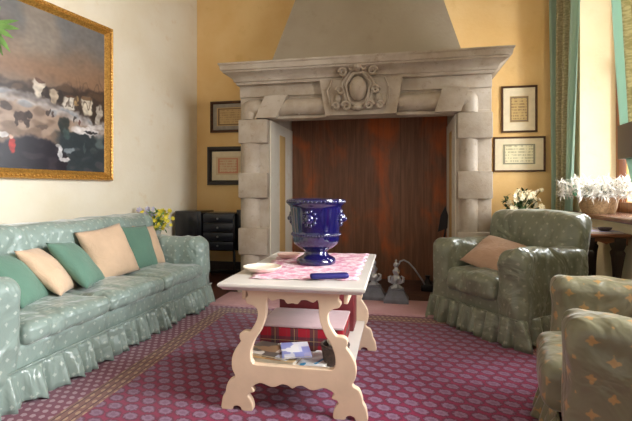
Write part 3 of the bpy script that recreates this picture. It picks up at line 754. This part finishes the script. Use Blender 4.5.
# shelf contents
def flat(name, w, d, t, loc, rz, cols, label, cat, group=None, tilt=0):
    e = empty(name, loc, rz, label, cat, group); e.rotation_euler = (tilt, 0, rz)
    B().box((-w/2+.002, -d/2+.003, .0015), (w/2-.003, d/2-.003, t-.0015)).build('pages', 'pages', e, 0)
    c = cover(name+'_cover', cols, w, d)
    b = B().box((-w/2, -d/2, 0), (w/2, d/2, .0016)).box((-w/2, -d/2, t-.0016), (w/2, d/2, t)).box((-w/2, -d/2, 0), (-w/2+.0015, d/2, t))
    b.build('cover', c, e, 0); return e
GM = 'magazines on the coffee table shelf'
zs = .2105
flat('magazine', .29, .22, .014, tw(.235, .225, zs), TR_-.06, [(236,232,226),(214,206,196),(190,196,206),(240,238,232)], 'pale magazine at the bottom of the left stack on the table shelf', 'magazine', GM)
flat('book', .27, .19, .024, tw(.235, .22, zs+.0145), TR_-.16, [(176,132,84),(206,168,116),(150,108,68),(216,190,146)], 'tan covered book in the middle of the left stack on the table shelf', 'book')
flat('magazine', .25, .18, .010, tw(.215, .235, zs+.039), TR_-.24, [(96,88,82),(222,214,204),(158,128,98),(200,206,222)], 'dark and tan magazine on top of the left stack on the table shelf', 'magazine', GM)
flat('magazine', .15, .21, .008, tw(.335, .235, zs+.0495), TR_+.32, [(150,160,218),(226,228,238),(240,240,240),(176,176,216)], 'lilac blue and white magazine lying aslant on top of the left stack', 'magazine', GM)
flat('magazine', .15, .25, .012, tw(.445, .225, zs), TR_-.42, [(244,244,240),(60,160,206),(236,234,228),(248,246,242)], 'white magazine with bright blue patches beside the dark basket', 'magazine', GM)
e = empty('wicker_basket', tw(.545, .235, zs), TR_, 'small dark wicker basket on the right of the table shelf', 'basket')
b = B().lathe([(.056, 0), (.062, .02), (.070, .07), (.073, .095), (.067, .095), (.060, .03), (.0005, .012)], 40, mod=lambda a, r, z: r*(1+.025*sin(16*a+z*200)))
b.build('basket_body', 'darkwicker', e, 60); B().tube([(.071*cos(t), .071*sin(t), .096) for t in [2*pi*i/24 for i in range(24)]], .006, 6, True).build('rim', 'darkwicker', e)
b = B()
for k in range(7): b.ell((.03*cos(k*2.2), .03*sin(k*2.2), .10+.006*(k % 3)), (.022, .020, .018), 10)
b.build('shells', 'pages', e)
e = empty('tartan_box', tw(.335, .515, zs), TR_, 'red tartan fabric box with pale pink top behind the magazines on the table shelf', 'box')
B().box((-.235, -.15, 0), (.235, .20, .125), .008).build('box_body', 'tartan', e)
B().box((-.238, -.153, .1255), (.238, .203, .140), .006).build('lid', 'boxlid', e)
e = empty('maroon_box', tw(.35, .86, zs), TR_, 'tall plain maroon box at the rear of the table shelf', 'box')
B().box((-.24, -.11, 0), (.24, .11, .245), .005).build('box_body', 'maroon', e)
B().box((-.243, -.113, .246), (.243, .113, .262), .004).build('lid', 'maroon', e)

# ------------------------------------------------------------------ left back corner: black cabinet, flower table
cab = empty('cabinet', W0+U*-.27+V*-.55, RZ, 'black lacquered cabinet with drawers on thin legs in the back left corner', 'cabinet')
B().box((.0, .0, .37), (.34, .36, .845), .006).build('cupboard', 'black', cab)
B().box((.343, .04, .37), (.75, .36, .825), .006).box((.75, .10, .37), (.86, .36, .86), .006).build('carcass', 'black', cab)
for r in range(4):
    z0 = .385+r*.108
    d = B().box((.355, .018, z0), (.738, .038, z0+.096), .006).build('drawer', 'blueblack', cab)
    B().ell((.546, .008, z0+.048), (.012, .012, .012), 10).build('knob', 'pewter', d)
B().box((.04, -.008, .41), (.30, -.001, .805), .004).build('door', 'black', cab)
for x in (.005, .72):
    for y in (.02 if x < .5 else .06, .333): B().box((x, y, 0), (x+.028, y+.024, .369), .003).build('leg', 'black', cab)
B().box((.02, .30, .06), (.74, .33, .10), .003).build('rail', 'black', cab)
st = empty('side_table', (-1.76, 4.84, 0), 0, 'small round brown side table hidden behind the far sofa arm', 'side table')
B().lathe([(.17, .53), (.175, .54), (.175, .555), (.17, .56)], 32).build('tabletop', 'brown', st)
B().lathe([(.03, .04), (.022, .2), (.03, .4), (.022, .529)], 16).build('stem', 'brown', st)
B().lathe([(.15, 0), (.15, .015), (.05, .04)], 24).build('foot', 'brown', st)
fl = empty('flower_pot', (-1.78, 4.82, .561), 0, 'pot of yellow and lilac flowers behind the far end of the sofa', 'flowers')
B().lathe([(.055, 0), (.075, .06), (.085, .10), (.075, .10), (.0005, .08)], 28).build('pot', 'glassvase', fl)
rnd = random.Random(3)
def spread(n, c, rad, rnd):
    for _ in range(n):
        a = rnd.uniform(0, 2*pi); q = sqrt(rnd.random()); h = rnd.uniform(-1, 1)
        yield Vector((c[0]+rad[0]*q*cos(a), c[1]+rad[1]*q*sin(a), c[2]+rad[2]*h))
def bloom(b, p, r, n, rnd, up=None):
    ax = up or Vector((rnd.uniform(-1, 1), rnd.uniform(-1.2, .2), rnd.uniform(.0, 1))).normalized(); t1 = ax.orthogonal().normalized(); t2 = ax.cross(t1)
    for k in range(n):
        a = 2*pi*k/n; d = (t1*cos(a)+t2*sin(a))*r+ax*r*.35; b.quad(p, d, r*.7, ax, .2)
def blooms(name, mat, parent, pts, r, n, rnd, eye=0):
    """each flower head is a part of its own"""
    me = None
    for p in pts:
        if me is None:
            b = B(); bloom(b, (0, 0, 0), r, n, rnd, Vector((0, -1, .35)).normalized()); b.ell((0, 0, 0), (max(eye, r*.25),)*3, 8)
            o = b.build(name, mat, parent, 0); me = o.data
        else:
            o = bpy.data.objects.new(name, me); COL.objects.link(o); o.parent = parent
        o.location = p; o.rotation_euler = (rnd.uniform(-.8, .5), rnd.uniform(-3, 3), rnd.uniform(-.9, .9)); k = rnd.uniform(.8, 1.2); o.scale = (k, k, k)
def stems(b, base, pts, r=.003):
    for p in pts:
        m_ = (Vector(base)+p)/2+Vector((0, 0, .02)); b.tube([base, m_, p], r, 5)
g_ = B(); y_ = B(); l_ = B(); fol = list(spread(90, (0, 0, .20), (.15, .13, .10), rnd))
stems(g_, (0, 0, .085), fol[:30])
for p in fol:
    for _ in range(2): g_.quad(p, Vector((rnd.uniform(-1, 1), rnd.uniform(-1, 1), rnd.uniform(-.4, .9))).normalized()*.06, .022, (0, 0, 1), .2)
yp = list(spread(60, (.03, -.03, .22), (.19, .15, .10), rnd)); stems(g_, (0, 0, .085), yp[:26])
blooms('yellow_bloom', 'yellow', fl, yp, .024, 6, rnd)
lp = list(spread(16, (-.06, -.02, .29), (.08, .08, .05), rnd)); stems(g_, (0, 0, .085), lp)
blooms('lilac_bloom', 'lilac', fl, lp, .032, 6, rnd)
g_.build('foliage', 'leaf', fl, 0)

# tall plant, only leaf tips reach into view at the top left
pl = empty('potted_plant', (-2.62, 2.42, 0), 0, 'tall potted plant whose green leaf tips hang in at the top left corner', 'plant')
B().lathe([(.10, 0), (.14, .2), (.155, .3), (.14, .3), (.0005, .26)], 28).build('pot', 'terracotta', pl)
B().tube([(0, 0, .27), (.02, .0, .9), (.0, .01, 1.6), (.10, .04, 2.12)], [.025, .022, .018, .012], 8).build('stem', 'brown', pl)
b = B(); rnd = random.Random(11)
for k in range(26):
    a = rnd.uniform(-1.7, 1.0); el_ = rnd.uniform(-.3, .8); b.quad((.10, .04, 2.12), Vector((cos(a)*cos(el_), sin(a)*cos(el_), sin(el_)))*rnd.uniform(.3, .42), .045, (0, 0, 1), .5)
for (dx, dy, dz, w_) in ((.15, 0, .035, .035), (.165, -.02, -.02, .04), (.14, -.03, -.075, .036), (.115, -.02, -.15, .036), (.06, 0, -.17, .036), (-.02, -.04, -.14, .034), (-.06, -.03, .09, .034), (.05, 0, .11, .036)):
    b.quad((.805, .03, 2.02), (dx, dy, dz), w_, (0, -1, .25), .12)
b.tube([(.10, .04, 2.10), (.35, .03, 2.14), (.62, .03, 2.10), (.805, .03, 2.02)], [.008, .007, .006, .005], 6)
b.build('leaves', 'leaf', pl, 60)

# ------------------------------------------------------------------ right side: curtains, sill flowers, side table, bouquet
def RW_(x, k, z): return C1+U*x-V*k+Vector((0, 0, z))
def curtain(name, a, b_, label, pinch, npl, seed, ztop=3.38, zbot=.03, flip=False):
    """gathered cloth from wall-frame point a to b_ (x, k)"""
    e = empty(name, RW_(0, 0, 0), RZ, label, 'curtain', 'window curtains')
    bb = B(); NXc, NZc = npl*12, 40; rows = []; uvs = []
    L = bb.bm.loops.layers.uv.new('UVMap')
    ax, ak = a; bx, bk = b_; dx, dk = bx-ax, bk-ak; ln = sqrt(dx*dx+dk*dk); nx_, nk_ = -dk/ln, dx/ln
    for j in range(NZc+1):
        z = zbot+(ztop-zbot)*j/NZc; row = []
        s0, s1 = pinch(z)
        for i in range(NXc+1):
            u = i/NXc; t = s0+(s1-s0)*u; ph = u*npl*2*pi+.5*noise.noise(Vector((u*4, z*.8, seed)))
            off = .028*sin(ph)+.010*sin(2*ph+1+z)
            row.append((bb.bm.verts.new((ax+dx*t+nx_*off, -(ak+dk*t+nk_*off), z)), u, z))
        rows.append(row)
    for p, q in zip(rows, rows[1:]):
        for i in range(NXc):
            f = bb.bm.faces.new((p[i][0], p[i+1][0], q[i+1][0], q[i][0]))
            for l, (v, u, z) in zip(f.loops, (p[i], p[i+1], q[i+1], q[i])): l[L].uv = ((u if not flip else u), z)
    o = bb.build('drape', 'curtain', e, 180); m_ = o.modifiers.new('cloth', 'SOLIDIFY'); m_.thickness = .004; m_.offset = 0
    return e
def pin1(z):
    f = max(0, min(1, (z-.9)/2.2)); return (.06*(1-f), .70+.30*f)
cu1 = curtain('curtain', (-.17, .08), (-.045, .56), 'green striped curtain gathered between the framed pictures and the window', pin1, 4, 1)
def interp(z, tab):
    for (z0, v0), (z1, v1) in zip(tab, tab[1:]):
        if z <= z1: t = max(0, (z-z0)/(z1-z0)); return v0+(v1-v0)*t
    return tab[-1][1]
def pin2(z): return ((interp(z, ((0, 2.02), (.9, 2.02), (1.15, 1.88), (1.5, 1.72), (3.0, 1.53), (3.4, 1.50)))-1.36)/1.1, 1.0)
cu2 = curtain('curtain', (-.16, 1.36), (-.16, 2.46), 'olive and mint curtain held by a brown tie-back at the right edge', pin2, 6, 2, flip=True)
b = B()
b.rings([[(-.16+sx*.05, -k, z) for sx, k in ((-1, 1.76), (-1.25, 2.0), (-1, 2.46), (1, 2.46), (1.25, 2.0), (1, 1.76))] for z in (1.33, 1.58)])
b.build('tie_back', 'dark_leg', cu2)
rod = tag(B().tube([RW_(-.16, .0, 3.42), RW_(-.16, 2.6, 3.42)], .016, 12).tube([RW_(-.16, .03, 3.42), RW_(.0, .03, 3.42)], .01, 8).tube([RW_(-.16, 2.25, 3.42), RW_(.0, 2.25, 3.42)], .01, 8).build('curtain_rod', 'brown'), 'brown curtain rod above the window', 'curtain rod')

# basket of white dried flowers on the sill
bk = empty('flower_basket', RW_(.03, .80, WZ0+.0405), RZ, 'wicker basket of feathery white flowers on the window sill', 'flower basket')
B().lathe([(.13, 0), (.15, .05), (.165, .13), (.17, .15), (.155, .15), (.14, .04), (.0005, .02)], 48, mod=lambda a, r, z: r*(1+.02*sin(24*a+z*150))).build('basket_body', 'wicker', bk, 60)
b = B(); rnd = random.Random(5)
pts = list(spread(230, (-.02, 0, .24), (.31, .24, .085), rnd)); stems(b, (0, 0, .10), pts[:60], .002)
b.build('stalks', 'darkleaf', bk, 0)
b = B()
for p in pts:
    for _ in range(9):
        d = (Vector((rnd.gauss(0, 1), rnd.gauss(0, 1), rnd.gauss(.2, .8)))).normalized()*rnd.uniform(.035, .09); b.quad(p, d, .012, (0, 0, 1), .25)
tag(b.build('white_blooms', 'whitepetal', bk, 0), kind='stuff')
b = B()
for s in (-1, 1): b.ell((-.20, s*.028, .245), (.014, .03, .03), 12)
b.ell((-.21, 0, .245), (.012, .012, .012), 8); b.tube([(-.20, 0, .24), (-.205, .02, .20), (-.20, .03, .17)], [.008, .012, .01], 6).tube([(-.20, 0, .24), (-.205, -.02, .20), (-.20, -.025, .16)], [.008, .012, .01], 6)
b.build('ribbon', 'greenribbon', bk)

# console table by the right wall
sd = empty('console_table', RW_(-.38, 1.58, 0), RZ, 'brown console table with dark curved legs below the window sill', 'console table'); sd.scale = (.80, 1, 1)
B().rings([[(o_, o_, z), (.44-o_, o_, z), (.44-o_, .62-o_, z), (o_, .62-o_, z)] for z, o_ in ((.722, .012), (.73, .0), (.745, .0), (.752, .008))]).build('tabletop', 'brown', sd, 30)
b = B()
xs = [.03+.38*i/24 for i in range(25)]
b.prism([(x, .721) for x in reversed(xs)]+[(x, .668+.022*abs(sin((x-.03)/.38*pi*2))) for x in xs], 'y', .02, .04)
b.box((.02, .04, .66), (.035, .58, .721)).box((.405, .04, .66), (.42, .58, .721)).box((.03, .57, .66), (.41, .59, .721))
b.build('apron', 'brown', sd)
for x in (.06, .34):
    for y in (.06, .56):
        b = B(); s = 1 if y > .3 else -1
        b.rings([[(x+c_*(w_+.0), y+d_*w_+s*o_, z) for c_, d_ in ((-1, -1), (1, -1), (1, 1), (-1, 1))] for z, w_, o_ in ((.0, .024, .02), (.04, .022, .015), (.15, .018, -.01), (.3, .022, -.02), (.45, .030, -.008), (.55, .040, .0), (.60, .048, .0), (.62, .036, .0), (.66, .05, 0), (.72, .05, 0))])
        b.build('leg', 'dark_leg', sd, 50)
def sdw(x, y, z): return RW_(-.38+.8*x, 1.58-y, z)
GC = 'magazines on the console table'
flat('magazine', .30, .22, .012, sdw(.20, .16, .7525), RZ+.08, [(150,140,190),(216,208,220),(190,180,206),(230,226,228)], 'lilac and white magazine lying at the front of the console table', 'magazine', GC)
flat('magazine', .28, .20, .012, sdw(.20, .42, .7525), RZ-.1, [(206,186,170),(170,180,206),(226,220,210),(150,150,170)], 'pale magazine lying at the back of the console table under the sill', 'magazine', GC)
e = empty('bowl', sdw(.26, .13, .765), 0, 'low dark round bowl on the magazine on the console table', 'bowl')
B().lathe([(.03, 0), (.045, .012), (.052, .03), (.046, .03), (.0005, .012)], 28).build('bowl_body', 'darkwicker', e)

# bouquet behind the armchair, on its stand
ps = empty('plant_stand', (2.16, 4.62, 0), 0, 'slim brown plant stand hidden behind the fireside armchair', 'plant stand')
B().lathe([(.15, .70), (.155, .71), (.155, .725), (.15, .73)], 28).build('top', 'brown', ps)
B().lathe([(.025, .03), (.018, .3), (.025, .69)], 14).build('stem', 'brown', ps); B().lathe([(.13, 0), (.13, .012), (.03, .03)], 24).build('foot', 'brown', ps)
bq = empty('bouquet', (2.16, 4.62, .7305), 0, 'bouquet of cream white flowers showing above the back of the fireside armchair', 'flowers')
B().lathe([(.05, 0), (.07, .04), (.06, .09), (.045, .11), (.055, .13), (.04, .125), (.0005, .05)], 24).build('vase', 'glassvase', bq)
g_ = B(); y_ = B(); rnd = random.Random(9)
fol = list(spread(70, (0, 0, .25), (.17, .15, .10), rnd)); stems(g_, (0, 0, .10), fol[:30])
for p in fol:
    for _ in range(3): g_.quad(p, Vector((rnd.uniform(-1, 1), rnd.uniform(-1, 1), rnd.uniform(-.4, .9))).normalized()*.06, .026, (0, 0, 1), .2)
bp = list(spread(46, (0, -.05, .27), (.18, .14, .11), rnd)); stems(g_, (0, 0, .10), bp); blooms('bloom', 'creampetal', bq, bp, .032, 7, rnd, .013)
g_.build('foliage', 'darkleaf', bq, 0)

# ------------------------------------------------------------------ light, camera
def area(name, loc, target, sx, sy, power, col, spread):
    l = bpy.data.lights.new(name, 'AREA'); l.shape = 'RECTANGLE'; l.size = sx; l.size_y = sy; l.energy = power; l.color = col; l.spread = R(spread)
    o = bpy.data.objects.new(name, l); COL.objects.link(o); o.location = loc
    o.rotation_euler = (Vector(target)-Vector(loc)).to_track_quat('-Z', 'Y').to_euler(); return o
area('daylight_window_1', RW_(1.8, -.55, 2.5), RW_(-3, 1.6, 1.5), 2.0, 3.0, 430, (.93, .97, 1.0), 150)
area('daylight_window_2', RW_(1.7, 3.9, 2.4), RW_(-3, 3.7, 1.5), 3.0, 3.0, 700, (.95, .97, 1.0), 126)
w = bpy.data.worlds.new('daylight'); SC.world = w; w.use_nodes = True
bg = w.node_tree.nodes['Background']; bg.inputs[0].default_value = (1.0, .95, .88, 1); bg.inputs[1].default_value = .58

cam = bpy.data.cameras.new('camera'); co_ = bpy.data.objects.new('camera', cam); COL.objects.link(co_)
co_.location = (0, 0, 1.1); co_.rotation_euler = (pi/2, 0, 0)
cam.sensor_width = 36; cam.lens = 440/632*36; cam.shift_y = -20.5/632; cam.clip_start = .05
SC.camera = co_
SC.view_settings.view_transform = 'Standard'; SC.view_settings.look = 'None'; SC.view_settings.gamma = 1; SC.view_settings.use_curve_mapping = False
SC.view_settings.exposure = 0.36
